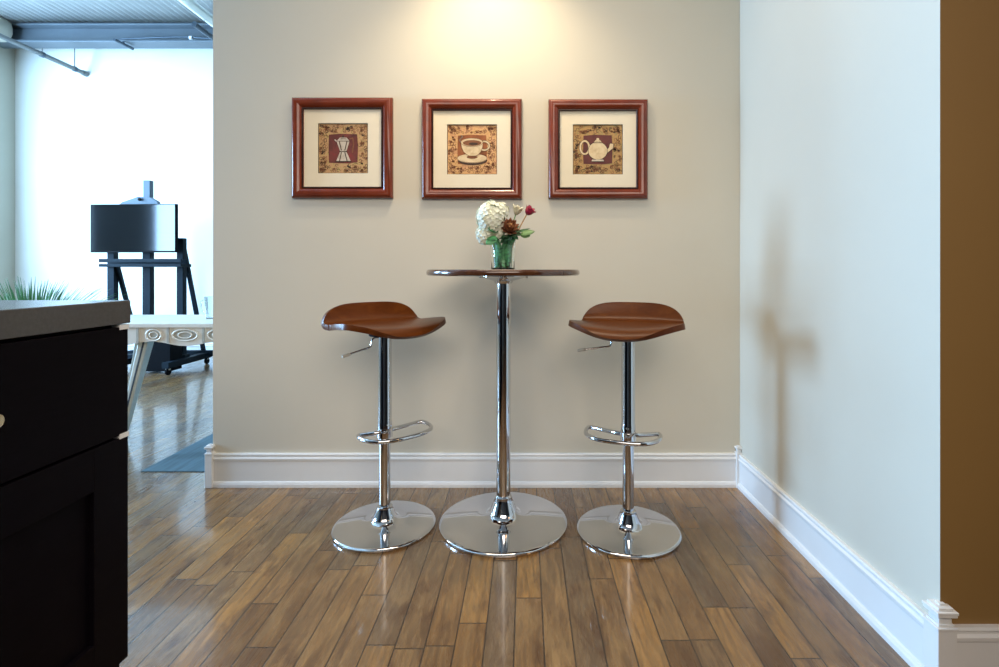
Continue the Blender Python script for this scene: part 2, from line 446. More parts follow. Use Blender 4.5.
# ------------------------------------------------------------------ vase and flowers
VX, VY = TX-.002, TY
v = thing('glass_vase', 'clear glass vase lined with green leaves on the pub table', 'vase', (VX, VY, TH))
bm = NB()
lathe(bm, [(0, 0), (.046, 0), (.048, .003), (.0490, .05), (.052, .105), (.055, .128), (.0535, .129), (.0505, .106), (.0465, .05), (.045, .007), (0, .006)], 48)
link('vase_body', bm, M['glass'], v, smooth=True)
bm = NB()
for k in range(9):
    a0 = k*2*PI/9 + random.uniform(-.2, .2); r0 = .036
    prev = None; n = 9
    for i in range(n):
        f = i/(n-1); z = .009+.118*f; wd = .42*math.sin(PI*(.12+.8*f))+.05; tw = a0+.5*(f-.5)*random.choice((-1, 1, 1))*.6
        rr = r0+.0045*f+random.uniform(-.001, .001) - (k % 2)*.005
        ring = [bm.verts.new((rr*math.cos(tw+s*wd), rr*math.sin(tw+s*wd), z)) for s in (-1, -.3, .3, 1)]
        if prev:
            for q in range(3): bm.faces.new((prev[q], prev[q+1], ring[q+1], ring[q]))
        prev = ring
lf = link('lining_leaves', bm, [M['leaf_wrap']], v, smooth=True)
m = lf.modifiers.new('t', 'SOLIDIFY'); m.thickness = .0008
FX = lambda px: (px-526)/505*VY          # picture column of the bouquet as a distance from the camera axis
FZ = lambda py: EYE-(py-270)/505*VY
def stem(bm, top, foot=None, r=.0022):
    foot = foot or (VX+random.uniform(-.02, .02), VY+random.uniform(-.02, .02), TH+.012)
    mid = (foot[0]*.6+top[0]*.4, foot[1]*.7+top[1]*.3, foot[2]*.45+top[2]*.55)
    tube(bm, smooth_pts([foot, mid, top], 6), r, 8)
def petal(bm, c, n, up, L, W, cup=.25, mi=0, fold=.15):
    """one petal or leaf blade with a pointed tip, from c along up"""
    n = Vector(n).normalized(); up = Vector(up).normalized(); side = n.cross(up).normalized()
    prev = None; K = 6
    for i in range(K+1):
        f = i/K; w = W*math.sin(PI*min(1, .10+.9*f))**.8*(1 if f < 1 else 0)+.0002
        ctr = Vector(c)+up*(L*f)+n*(cup*L*f*f)
        ring = [bm.verts.new(ctr+side*(w*s)+n*(fold*w*abs(s))) for s in (-1, 0, 1)]
        if prev:
            for q in range(2):
                fc = bm.faces.new((prev[q], prev[q+1], ring[q+1], ring[q])); fc.material_index = mi
        prev = ring
def floret_ball(bm, c, rad, count, fl, sq=(1, 1, 1), seed=1, mi=0):
    rnd = random.Random(seed)
    for k in range(count):
        z = 1-2*(k+.5)/count; ph = k*2.39996; q = math.sqrt(1-z*z)
        d = Vector((q*math.cos(ph), q*math.sin(ph), z)); r = rad*rnd.uniform(.88, 1.08)
        p = Vector(c)+Vector((d.x*sq[0], d.y*sq[1], d.z*sq[2]))*r
        a = d.cross(Vector((.3, .2, 1))).normalized(); b = d.cross(a); rot = rnd.uniform(0, PI)
        for i in range(4):
            an = rot+i*PI/2; u = a*math.cos(an)+b*math.sin(an)
            petal(bm, p, d, u, fl*rnd.uniform(.85, 1.15), fl*.46, .22, mi)
# white hydrangea
hx = (FX(491), VY-.03, FZ(221))
h = thing('hydrangea', 'large creamy white hydrangea head leaning left in the vase', 'flower', (VX-.01, VY, TH+.01))
def rel(o, *objs):
    for ob in objs:
        ob.data.transform(Matrix.Translation(-Vector(o.location)))
bm = NB()
floret_ball(bm, (FX(491.5), VY-.035, FZ(219)), .056, 210, .0125, (1.0, 1, 1.18), 2)
floret_ball(bm, (FX(485), VY-.035, FZ(235)), .031, 70, .0115, (1, 1, 1.25), 3)
floret_ball(bm, (FX(500), VY-.02, FZ(212)), .034, 70, .0115, (1, 1, 1), 5)
floret_ball(bm, (FX(498), VY-.03, FZ(232)), .026, 50, .0115, (1, 1, 1), 8)
a = link('flower_head', bm, M['hyd'], h, smooth=True)
bm = NB()
bmesh.ops.create_icosphere(bm, subdivisions=2, radius=.049, matrix=Matrix.Translation((FX(492), VY-.035, FZ(219))) @ Matrix.Diagonal((1, 1, 1.1, 1)))
b = link('flower_core', bm, M['hyd'], h, smooth=True)
bm = NB(); stem(bm, (FX(493), VY-.03, FZ(224)), (VX-.01, VY-.012, TH+.012), .003)
c = link('stem', bm, M['stem'], h, smooth=True)
bm = NB()
petal(bm, (FX(497), VY-.055, FZ(238)), (-.3, -1, .2), (-.55, -.2, -.5), .050, .020, .2)
petal(bm, (FX(499), VY-.06, FZ(232)), (.1, -1, .3), (-.75, -.3, .15), .045, .013, .1)
d = link('leaf', bm, M['leaf_wrap'], h, smooth=True); d.modifiers.new('t', 'SOLIDIFY').thickness = .0008
rel(h, a, b, c, d)
# brown protea
h = thing('protea', 'brown and rust protea head in the middle of the bouquet', 'flower', (VX+.01, VY, TH+.01))
pc = Vector((FX(510), VY-.045, FZ(228))); ax = Vector((.25, -.75, .55)).normalized()
bm = NB()
A = ax.cross(Vector((0, 0, 1))).normalized(); B = ax.cross(A)
for ring, (nn, open_, L) in enumerate(((9, .95, .047), (9, .65, .050), (8, .35, .050), (6, .15, .042))):
    for i in range(nn):
        an = 2*PI*i/nn+ring*.35; rd = A*math.cos(an)+B*math.sin(an)
        up = (rd*open_+ax*(1-open_*.6)).normalized()
        petal(bm, pc-ax*.02+rd*.006, -rd*.6+ax*.5, up, L, .010, .18)
a = link('bracts', bm, M['protea'], h, smooth=True); a.modifiers.new('t', 'SOLIDIFY').thickness = .0008
bm = NB(); bmesh.ops.create_icosphere(bm, subdivisions=2, radius=.016, matrix=Matrix.Translation(pc+ax*.004))
b = link('flower_core', bm, M['protea_core'], h, smooth=True)
bm = NB(); stem(bm, pc-ax*.015, (VX+.012, VY-.01, TH+.012), .0032); c = link('stem', bm, M['stem'], h, smooth=True)
rel(h, a, b, c)
# pink rose
h = thing('rose', 'dark pink rosebud leaning out on the right of the bouquet', 'flower', (VX+.015, VY, TH+.01))
rc = Vector((FX(529), VY-.02, FZ(212))); ax = Vector((.62, -.25, .72)).normalized()
A = ax.cross(Vector((0, 0, 1))).normalized(); B = ax.cross(A); bm = NB()
for ring, (nn, rr, L) in enumerate(((3, .004, .037), (5, .009, .037), (6, .013, .033))):
    for i in range(nn):
        an = 2*PI*i/nn+ring*.5; rd = A*math.cos(an)+B*math.sin(an)
        petal(bm, rc-ax*.014+rd*rr*.6, -rd, (ax+rd*(.24+.12*ring)).normalized(), L, .015, -.10, fold=.5)
a = link('petals', bm, M['rose'], h, smooth=True); a.modifiers.new('t', 'SOLIDIFY').thickness = .0008
bm = NB()
for i in range(5):
    an = 2*PI*i/5; rd = A*math.cos(an)+B*math.sin(an)
    petal(bm, rc-ax*.016, -rd, (ax*.6+rd*.6).normalized(), .018, .004, .1)
b = link('sepals', bm, M['stem'], h, smooth=True); b.modifiers.new('t', 'SOLIDIFY').thickness = .0008
bm = NB(); stem(bm, rc-ax*.014, (VX+.018, VY, TH+.012), .0024); c = link('stem', bm, M['protea_core'], h, smooth=True)
rel(h, a, b, c)
# pale bud
h = thing('lisianthus', 'small pale cream bud between the hydrangea and the pink rose', 'flower', (VX, VY, TH+.01))
bc = Vector((FX(517), VY+.0, FZ(211))); ax = Vector((.35, -.2, .9)).normalized(); A = ax.cross(Vector((0, 1, 0))).normalized(); B = ax.cross(A); bm = NB()
for ring, (nn, L) in enumerate(((4, .040), (7, .044))):
    for i in range(nn):
        an = 2*PI*i/nn+ring*.5; rd = A*math.cos(an)+B*math.sin(an)
        petal(bm, bc-ax*.016+rd*.003, -rd, (ax+rd*(.3+.3*ring)).normalized(), L, .011, -.05)
a = link('petals', bm, M['bud'], h, smooth=True); a.modifiers.new('t', 'SOLIDIFY').thickness = .0008
bm = NB(); stem(bm, bc-ax*.014, (VX+.004, VY+.012, TH+.012), .0022); c = link('stem', bm, M['stem'], h, smooth=True)
rel(h, a, c)
# leafy sprig
h = thing('leaf_sprig', 'dark pointed leaves sticking out on the right under the pink rose', 'leaf sprig', (VX, VY, TH+.01))
bm = NB(); c0 = (FX(511), VY-.02, FZ(236))
for dr, L, W in (((.9, -.2, .42), .088, .011), ((.95, -.35, .12), .070, .012), ((.55, -.55, -.25), .045, .013), ((-.6, -.6, .35), .050, .011), ((.2, -.6, -.5), .045, .014), ((-.35, -.7, -.3), .05, .014), ((-.7, -.7, -.1), .055, .013), ((-.1, -.9, .1), .05, .014), ((.5, -.6, .5), .06, .011), ((.1, -.7, -.7), .05, .014), ((-.5, -.6, -.6), .05, .014), ((-.9, -.3, -.15), .06, .014), ((-.75, -.6, -.5), .06, .015), ((.35, -.9, -.1), .045, .014), ((0, -.8, -.75), .055, .015), ((.6, -.3, .75), .06, .010)):
    petal(bm, c0, Vector((0, -.5, .8)), dr, L, W, -.12)
a = link('dark_leaves', bm, M['leaf'], h, smooth=True, label='dark green leaves'); a.modifiers.new('t', 'SOLIDIFY').thickness = .0008
bm = NB(); petal(bm, (FX(521), VY-.04, FZ(235)), (0, -.8, .5), (.93, -.2, .14), .058, .014, .05)
petal(bm, (FX(521), VY-.04, FZ(236)), (0, -.9, .3), (.9, -.2, -.05), .040, .012, -.05)
b = link('light_leaf', bm, M['leaf_light'], h, smooth=True, label='light green leaf'); b.modifiers.new('t', 'SOLIDIFY').thickness = .0008
bm = NB(); stem(bm, c0, (VX, VY-.018, TH+.012), .0025); c = link('stem', bm, M['stem'], h, smooth=True)
bm = NB(); stem(bm, (FX(522), VY-.038, FZ(235)), c0, .0018); d = link('twig', bm, M['stem'], h, smooth=True)
rel(h, a, b, c, d)

# ------------------------------------------------------------------ framed prints
def art_mat(name, cols, scale, seed, dist=1.5):
    t = NT(name); tc = t.n('ShaderNodeTexCoord')
    mp = t.n('ShaderNodeMapping'); mp.inputs['Location'].default_value = (seed, seed*.7, seed*1.3); t.l(tc.outputs['Object'], mp.inputs[0])
    f = t.noise(scale, 3, .6, vec=mp.outputs[0], dist=dist)
    k = len(cols); t.l(t.ramp(f, [(.25+.5*i/(k-1), c) for i, c in enumerate(cols)]), t.b.inputs['Base Color'])
    t.set(rough=.7); return t.m
INK = mat('print_ink_brown', (.055, .028, .015), .7, var=.2, scale=50)
INK2 = mat('print_ink_grey', (.20, .17, .13), .7, var=.2, scale=50)
CREAM = art_mat('print_cream', [(.50, .34, .18), (.72, .56, .34), (.80, .66, .44)], 22, 3, .5)
CREAM2 = art_mat('print_grey_cream', [(.40, .34, .26), (.58, .50, .40), (.68, .60, .50)], 40, 4, .5)
COFFEE = mat('print_coffee', (.22, .08, .03), .7, var=.2, scale=50)
TAN = [art_mat('print_border_pot', [(.10, .045, .02), (.42, .26, .10), (.55, .31, .15), (.50, .36, .13), (.16, .06, .03)], 26, 1),
       art_mat('print_border_cup', [(.16, .12, .03), (.60, .34, .13), (.70, .40, .17), (.55, .27, .13), (.24, .14, .05)], 24, 5),
       art_mat('print_border_teapot', [(.09, .06, .02), (.36, .22, .08), (.50, .28, .10), (.33, .24, .09), (.16, .05, .025)], 26, 9)]
FIELD = [art_mat('print_field_pot', [(.07, .018, .012), (.17, .035, .025), (.30, .025, .025)], 14, 2, .4),
         art_mat('print_field_cup', [(.14, .04, .012), (.30, .09, .025), (.40, .14, .05)], 16, 6, .4),
         art_mat('print_field_teapot', [(.06, .016, .012), (.12, .028, .025), (.16, .04, .03)], 16, 8, .4)]
def poly(bm, pts, lay, mi):
    f = bm.faces.new([bm.verts.new((x, -.0003*lay, z)) for x, z in pts]); f.material_index = mi
def ell(cx, cz, rx, rz, n=28, a0=0, a1=2*PI):
    return [(cx+rx*math.cos(a0+(a1-a0)*i/n), cz+rz*math.sin(a0+(a1-a0)*i/n)) for i in range(n)]
def ring2(bm, cx, cz, rx, rz, w, lay, mi, n=28, a0=0, a1=2*PI):
    o = [(cx+rx*math.cos(a0+(a1-a0)*i/n), cz+rz*math.sin(a0+(a1-a0)*i/n)) for i in range(n+1)]
    q = [(cx+(rx-w)*math.cos(a0+(a1-a0)*i/n), cz+(rz-w)*math.sin(a0+(a1-a0)*i/n)) for i in range(n+1)]
    for i in range(n): poly(bm, [o[i], o[i+1], q[i+1], q[i]], lay, mi)
def stroke(bm, pts, w, lay, mi):
    for (x0, z0), (x1, z1) in zip(pts, pts[1:]):
        d = Vector((x1-x0, z1-z0)); n = Vector((-d.y, d.x)).normalized()*w/2
        poly(bm, [(x0+n.x, z0+n.y), (x1+n.x, z1+n.y), (x1-n.x, z1-n.y), (x0-n.x, z0-n.y)], lay, mi)
def scrolls(bm, h, lay, mi, seed):
    rnd = random.Random(seed)
    for k in range(84):
        a = rnd.uniform(-h*.92, h*.92); e = rnd.uniform(.66, .93)*h
        cx, cz = rnd.choice(((a, e), (a, -e), (e, a), (-e, a)))
        r = rnd.uniform(.005, .012); st = rnd.uniform(0, 2*PI)
        pts = [(cx+r*(1-.75*i/14)*math.cos(st+i*.42), cz+r*(1-.75*i/14)*math.sin(st+i*.42)) for i in range(15)]
        pts = [(max(-h*.98, min(h*.98, x)), max(-h*.98, min(h*.98, z))) for x, z in pts]
        stroke(bm, pts, .0022, lay, mi)
        if k % 4 == 0: poly(bm, ell(cx, cz, .006, .004, 10), lay, mi)
def print_bm(kind):
    bm = NB(); h = .119          # slots: 0 border 1 field 2 ink 3 light motif 4 light scroll/grey 5 coffee
    poly(bm, [(-h, -h), (h, -h), (h, h), (-h, h)], 1, 0)
    scrolls(bm, h, 2, 2 if kind != 1 else 5, 10+kind); scrolls(bm, h, 3, 5, 20+kind)
    for s in ((-h, -h, h, -h+.003), (-h, h-.003, h, h), (-h, -h, -h+.003, h), (h-.003, -h, h, h)):
        poly(bm, [(s[0], s[1]), (s[2], s[1]), (s[2], s[3]), (s[0], s[3])], 4, 2)
    q = .068
    fld = [(-q, -q), (q*.3, -q*1.04), (q, -q*.96), (q*1.04, .1*q), (q*.98, q), (-.2*q, q*1.04), (-q, q*.97), (-q*1.03, -.2*q)]
    poly(bm, fld, 4, 1)
    if kind == 0:      # octagonal stove-top pot
        for pts, m_ in (([(-.033, -.060), (.036, -.060), (.016, -.016), (-.015, -.016)], 3), ([(-.015, -.012), (.016, -.012), (.030, .034), (-.031, .034)], 3),
                        ([(-.030, .036), (.030, .036), (.016, .052), (-.016, .052)], 3), ([(-.018, -.017), (.019, -.017), (.019, -.011), (-.018, -.011)], 2), ([(-.005, .052), (.005, .052), (.004, .063), (-.004, .063)], 2)):
            poly(bm, pts, 6 if m_ == 3 else 7, m_)
        poly(bm, [(-.012, -.013), (.013, -.013), (.015, -.010), (-.014, -.010)], 9, 3)
        for x0, x1, z0, z1 in ((-.017, -.008, -.060, -.018), (.019, .008, -.060, -.018), (-.018, -.008, .033, -.010), (.018, .008, .033, -.010)):
            stroke(bm, [(x0, z0), (x1, z1)], .0045, 8, 2)
        stroke(bm, [(-.031, .035), (.031, .035)], .003, 8, 2); stroke(bm, [(-.012, .046), (.012, .046)], .0025, 8, 2)
        stroke(bm, [(-.038, -.062), (.040, -.062)], .005, 8, 2)
        stroke(bm, [(.030, .045), (.046, .050), (.050, .020), (.044, -.020)], .005, 8, 5); stroke(bm, [(-.031, .034), (-.040, .042)], .005, 8, 3)
    elif kind == 1:    # cup on a saucer
        poly(bm, ell(.002, -.052, .070, .022), 5, 2); poly(bm, ell(0, -.042, .072, .022), 6, 3); ring2(bm, .0, -.041, .072, .022, .0018, 7, 5)
        poly(bm, ell(0, -.036, .026, .008), 7, 5)
        ring2(bm, .058, .018, .028, .025, .0085, 8, 3); ring2(bm, .058, .018, .029, .026, .0015, 9, 2); ring2(bm, .058, .018, .020, .017, .0015, 9, 2)
        cup = [(-.054, .034), (-.050, .010), (-.040, -.012), (-.022, -.027), (-.012, -.031), (.016, -.031), (.028, -.026), (.042, -.010), (.050, .012), (.052, .034)]
        poly(bm, cup, 10, 3); poly(bm, ell(-.001, .034, .053, .020), 11, 3); poly(bm, ell(0, .031, .044, .014), 12, 5); poly(bm, ell(.006, .027, .022, .006), 13, 2)
        stroke(bm, cup, .002, 14, 5); ring2(bm, -.001, .034, .054, .021, .0018, 14, 5)
        stroke(bm, [(-.054, .034), (-.060, .046), (-.045, .060), (-.052, .068)], .004, 14, 4)
    else:              # round teapot
        ring2(bm, -.062, .010, .026, .036, .010, 5, 3); ring2(bm, -.062, .010, .027, .037, .0016, 6, 2); ring2(bm, -.062, .010, .017, .027, .0016, 6, 2)
        sp = [(.030, -.008), (.052, .008), (.058, .030), (.075, .028), (.074, .006), (.056, -.008), (.034, -.026)]
        poly(bm, sp, 7, 3); stroke(bm, sp, .002, 8, 2)
        poly(bm, ell(0, -.006, .046, .043, 40), 9, 3); ring2(bm, 0, -.006, .0465, .0435, .0018, 10, 2, 40)
        poly(bm, [(-.020, .033), (.020, .033), (.010, .045), (-.010, .045)], 10, 3); poly(bm, ell(0, .049, .007, .006, 12), 11, 3); stroke(bm, [(-.021, .032), (.021, .032)], .0022, 12, 2)
        poly(bm, [(-.030, -.056), (.030, -.056), (.026, -.048), (-.026, -.048)], 11, 4); stroke(bm, [(-.032, -.057), (.032, -.057)], .0025, 12, 2)
    return bm
def framed(kind, cx, cz, w, label):
    D = .030; t = thing('framed_print', label, 'picture', (cx, YB, cz), 0, 'framed coffee prints above the pub table'); q = w/2
    bm = NB(); fw = .049
    prof = [(0, 0), (0, .019), (.004, .026), (.012, .031), (.026, .030), (.040, .022), (.0475, .014), (.0505, .015), (.0535, .012), (.0535, 0)]  # (inwards, out from wall)
    R = []
    for sx, sz in ((-1, -1), (1, -1), (1, 1), (-1, 1)):
        R.append([bm.verts.new((sx*(q-i), -o, sz*(q-i))) for i, o in prof])
    for c in range(4):
        a, b = R[c], R[(c+1) % 4]
        for i in range(len(prof)-1): bm.faces.new((a[i], a[i+1], b[i+1], b[i]))
    fr = link('frame', bm, M['frame'], t, smooth=True)
    bm = NB(); n = 58; e = q-.0500
    for side in range(4):
        for i in range(n):
            u = -e+2*e*(i+.5)/n
            p = ((u, e), (u, -e), (e, u), (-e, u))[side]
            bmesh.ops.create_icosphere(bm, subdivisions=1, radius=.0050, matrix=Matrix.Translation((p[0], -.0165, p[1])))
    link('beading', bm, M['bead'], fr, smooth=True, label='dark beaded inner edge')
    e = q-.0520; bm = NB(); o = .1195          # mat board with its window
    out = [(-e, -e), (e, -e), (e, e), (-e, e)]; inn = [(-o, -o), (o, -o), (o, o), (-o, o)]
    for y in (-.009,):
        vo = [bm.verts.new((x, y, z)) for x, z in out]; vi = [bm.verts.new((x, y, z)) for x, z in inn]; vb = [bm.verts.new((x*.992, y+.0018, z*.992)) for x, z in inn]
        for c in range(4):
            d = (c+1) % 4; bm.faces.new((vo[c], vo[d], vi[d], vi[c])); bm.faces.new((vi[c], vi[d], vb[d], vb[c]))
    link('mat_board', bm, M['mat'], t)
    pb = print_bm(kind); bmesh.ops.translate(pb, verts=pb.verts, vec=(0, -.0030, 0))
    me = bpy.data.meshes.new('print'); pb.to_mesh(me); pb.free()
    for m_ in (TAN[kind], FIELD[kind], INK, CREAM2 if kind == 0 else CREAM, INK2 if kind == 1 else CREAM2, COFFEE): me.materials.append(m_)
    p = bpy.data.objects.new('print', me); COL.objects.link(p); p.parent = t
    link('backing', boxm(-q+.01, q-.01, -.0025, -.0005, -q+.01, q-.01), M['mat'], t)
    return t
PXW = lambda px: (px-526)/505*(YB-.02)
PZW = lambda py: EYE-(py-270)/505*(YB-.02)
framed(0, PXW(342.0), PZW(147.7), .476, 'leftmost framed print, a stove-top coffee pot on a red field')
framed(1, PXW(471.8), PZW(148.8), .474, 'middle framed print, a coffee cup on a saucer, above the flowers')
framed(2, PXW(598.2), PZW(148.8), .470, 'rightmost framed print, a round white teapot')

# ------------------------------------------------------------------ kitchen island
IX, IY = -1.000, 1.270
t = thing('island_cabinet', 'near-black kitchen island cabinet at the left edge, with drawer and panelled door', 'cabinet', (IX, IY, 0))
def rbox(x0, x1, y0, y1, z0, z1): return boxm(x0, x1, y0, y1, z0, z1)
link('carcass', rbox(-.90, -.021, -1.9, -.002, 0, .896), M['espresso'], t)
def shaker(y0, y1, z0, z1):
    bm = NB(); s = .10
    box(bm, -.020, -.012, y0, y1, z0, z1)
    for a, b, c, d in ((y0, y0+s, z0, z1), (y1-s, y1, z0, z1), (y0+s, y1-s, z0, z0+s), (y0+s, y1-s, z1-s, z1)): box(bm, -.013, 0, a, b, c, d)
    return bm
y1 = 0
for k in range(3):
    y0 = y1-.62
    dr = link('drawer', rbox(-.020, 0, y0+.002, y1-.001, .622, .889), M['espresso'], t, bevel=.0015)
    bm = NB(); lathe(bm, [(0, 0), (.007, 0), (.006, .012), (.012, .017), (.0155, .024), (.0135, .031), (0, .034)], 24, (0, (y0+y1)/2-.035, .752), axis='X')
    link('knob', bm, M['brass'], dr, smooth=True, label='pale brass knob')
    dd = link('door', shaker(y0+.002, y1-.001, .06, .616), M['espresso'], t, bevel=.001)
    bm = NB(); lathe(bm, [(0, 0), (.007, 0), (.006, .012), (.012, .017), (.0155, .024), (.0135, .031), (0, .034)], 24, (0, y0+.06, .55), axis='X')
    link('knob', bm, M['brass'], dd, smooth=True, label='pale brass knob')
    y1 = y0
for z in (.6165, .8855):  # white chips added for the bright far ends of the gaps
    link('gap_end_chip', rbox(-.0195, .0014, -.028, .0005, z-.003, z+.009), M['trim'], t, label='small white chip at the end of the gap')
bm = NB(); box(bm, -.93, .003, -1.93, .004, 0, .057)
ct = link('countertop', bm, M['quartz'], bevel=.002, loc=(IX, IY, .897))
tag(ct, 'thick grey stone slab on top of the near-black island cabinet', 'countertop')

# ------------------------------------------------------------------ loft: white metal table
t = thing('metal_table', 'white metal table with oval pressed panels, beyond the island', 'table', (-2.3, 2.67, 0))
X0, X1, DY = -.30, 1.75, .52
bm = NB(); box(bm, X0-.02, X1, -.012, DY, .725, .748); link('tabletop', bm, M['alu'], t, bevel=.004)
def apron(y, name):
    bm = NB(); n = 64
    top = []; bot = []
    for i in range(n+1):
        x = X0+(X1-X0)*i/n; z = .640-.012*math.cos((x-.14)/.36*2*PI)*1.0
        top.append(x); bot.append(z)
    F = [[bm.verts.new((top[i], y+dy, zz)) for i in range(n+1) for zz in (.726, bot[i])] for dy in (0, .006)]
    for i in range(n):
        bm.faces.new((F[0][2*i], F[0][2*i+2], F[0][2*i+3], F[0][2*i+1])); bm.faces.new((F[1][2*i], F[1][2*i+2], F[1][2*i+3], F[1][2*i+1]))
        bm.faces.new((F[0][2*i+1], F[0][2*i+3], F[1][2*i+3], F[1][2*i+1])); bm.faces.new((F[0][2*i], F[0][2*i+2], F[1][2*i+2], F[1][2*i]))
    ap = link(name, bm, M['alu'], t)
    if y > .1: return
    cx = .322
    k = 0
    for px, wd in ((152.5, .040), (184, .066), (218, .060)):
        c = (px-526)/505*2.66+2.3; zc = .686
        bm = NB(); tube(bm, [(c+wd*math.cos(a*PI/14), -.002, zc+.030*math.sin(a*PI/14)) for a in range(28)], .0045, 8, closed=True)
        rg = link('oval_rim', bm, M['alu'], ap, smooth=True)
        bm = NB(); f = [bm.verts.new((c+wd*math.cos(a*PI/14), -.0012, zc+.030*math.sin(a*PI/14))) for a in range(28)]; bm.faces.new(f)
        o_ = link('oval_web', bm, M['alu_dark'], ap); o_.modifiers.new('t', 'SOLIDIFY').thickness = .001
        bm = NB(); tube(bm, [(c+wd*.55*math.cos(a*PI/14), -.003, zc+.016*math.sin(a*PI/14)) for a in range(28)], .0030, 8, closed=True)
        link('inner_rim', bm, M['alu'], ap, smooth=True)
    for px in (137, 167.5, 203):
        c = (px-526)/505*2.66+2.3
        link('stiffener', boxm(c-.006, c+.006, -.008, .001, .645, .725), M['alu_dark'], ap)
apron(0, 'front_apron'); apron(DY-.02, 'rear_apron')
for a, b in (((.265, .065), (.090, .055)), ((-.045, DY-.07), (-.20, DY-.06)), ((1.45, .065), (1.62, .055)), ((1.45, DY-.07), (1.62, DY-.06))):
    bm = NB(); bar(bm, (a[0], a[1], .728), (b[0], b[1], .008), .056, .056, .028, .028)
    lg = link('leg', bm, M['silver'], t, bevel=.006)
    bm = NB(); bar(bm, (a[0], a[1]-.0275, .70), (b[0]-(b[0]-a[0])*.06, b[1]-.0160, .06), .010, .003, .005, .003); link('leg_groove', bm, M['pipe_dark'], lg, label='dark groove line')
bm = NB(); lathe(bm, [(0, 0), (.030, 0), (.034, .004), (.041, .125), (.039, .126), (.0325, .006), (0, .005)], 36)
gl = thing('drinking_glass', 'clear glass on the white metal table, half hidden by the wall end', 'glass', (-1.832, 2.95, .748))
link('glass_body', bm, M['glass'], gl, smooth=True)
bm = NB(); tube(bm, smooth_pts([(-.038, 0, .105), (-.062, 0, .10), (-.066, 0, .070), (-.055, 0, .035), (-.036, 0, .025)], 5), .004, 10)
link('handle', bm, M['glass'], gl, smooth=True)
rg = link('rug', boxm(0, 1.9, 0, 2.0, .0, .004), M['rug'], loc=(-1.965, 2.575, .0005)); tag(rg, 'blue rug on the loft floor behind the end of the wall', 'rug')

# ------------------------------------------------------------------ easel and television
EY = 5.20
EX = lambda px, y=EY: (px-526)/505*y
EZ = lambda py, y=EY: EYE-(py-270)/505*y
E0 = EX(146)
t = thing('easel_stand', 'dark blue-grey studio easel on casters carrying the television', 'easel', (E0, EY, 0))
def ebox(px0, px1, z0, z1, y0, y1): return boxm(EX(px0)-E0, EX(px1)-E0, y0, y1, z0, z1)
link('center_mast', ebox(141.5, 149.5, .10, EZ(204), .01, .07), M['easel'], t, bevel=.004)
link('mast_extension', ebox(142, 149, EZ(204), EZ(180), .013, .067), M['easel_top'], t, bevel=.004)
link('post', ebox(107, 114, .10, EZ(252), .0, .06), M['easel'], t, bevel=.004)
link('post', ebox(176.5, 183, .10, EZ(238), .0, .06), M['easel'], t, bevel=.004)
bm = NB(); xa, xb = EX(98.5, 5.1)-E0, EX(181, 5.1)-E0; box(bm, xa, xb, -.10, .06, EZ(267), EZ(264)); box(bm, xa+.02, xb, -.015, .0, EZ(264), EZ(259.5)); box(bm, xa, xb, -.10, -.085, EZ(262.5), EZ(259))
link('shelf_rail', bm, M['easel'], t, bevel=.003)
bm = NB(); z0, z1 = EZ(206), EZ(197)
vv = []
for y in (-.03, .012):
    vv.append([bm.verts.new((EX(px)-E0, y, z)) for px, z in ((120, z0), (161, z0), (159, EZ(201.5)), (151, z1), (140, z1), (124, EZ(202.5)))])
bm.faces.new(vv[0]); bm.faces.new(vv[1])
for i in range(6): bm.faces.new((vv[0][i], vv[0][(i+1) % 6], vv[1][(i+1) % 6], vv[1][i]))
th = link('top_holder', bm, M['easel_top'], t, bevel=.003)
bm = NB(); lathe(bm, [(0, 0), (.014, 0), (.017, .008), (.012, .02), (0, .022)], 16, (EX(143)-E0, -.055, EZ(200)), axis='Y'); link('clamp_knob', bm, M['black'], th, smooth=True)
bm = NB(); bar(bm, (EX(115)-E0, .03, EZ(266)), (EX(140, 5.54)-E0, .34, .12), .035, .03); link('brace', bm, M['easel'], t)
bm = NB(); bar(bm, (EX(181)-E0, .03, EZ(243)), (EX(204, 5.54)-E0, .34, .12), .035, .03); link('brace', bm, M['easel'], t)
link('storage_box', ebox(152, 184, .025, .33, -.20, -.03), M['black'], t, bevel=.004)
link('base_rail', ebox(104, 186, .09, .16, -.02, .06), M['easel'], t, bevel=.004)
link('base_rail', ebox(104, 200, .09, .15, .30, .36), M['easel'], t, bevel=.004)
for px in (131, 186):
    x = EX(px)-E0
    link('runner', boxm(x-.035, x+.035, -.30, .38, .07, .13), M['easel'], t, bevel=.004)
    for y in (-.26, .34):
        bm = NB(); lathe(bm, [(0, -.012), (.030, -.012), (.034, -.006), (.034, .006), (.030, .012), (0, .012)], 20, (x, y, .034), axis='X'); cs = link('caster', bm, M['black'], t, smooth=True)
        link('caster_fork', boxm(x-.018, x+.018, y-.012, y+.012, .052, .072), M['alu_dark'], cs)
tv = thing('television', 'black flat-screen television propped on the dark easel', 'television', (EX(133.7, 5.12), 5.125, EZ(252.5, 5.12)), math.radians(-3))
W2, H2 = .452, .490
link('cabinet', boxm(-W2, W2, -.016, .020, 0, H2), M['black'], tv, bevel=.004)
link('screen', boxm(-W2+.008, W2-.008, -.0185, -.0155, .016, H2-.008), M['screen'], tv)
link('rear_housing', boxm(-W2*.7, W2*.7, .019, .040, .03, H2*.7), M['black'], tv, bevel=.006)

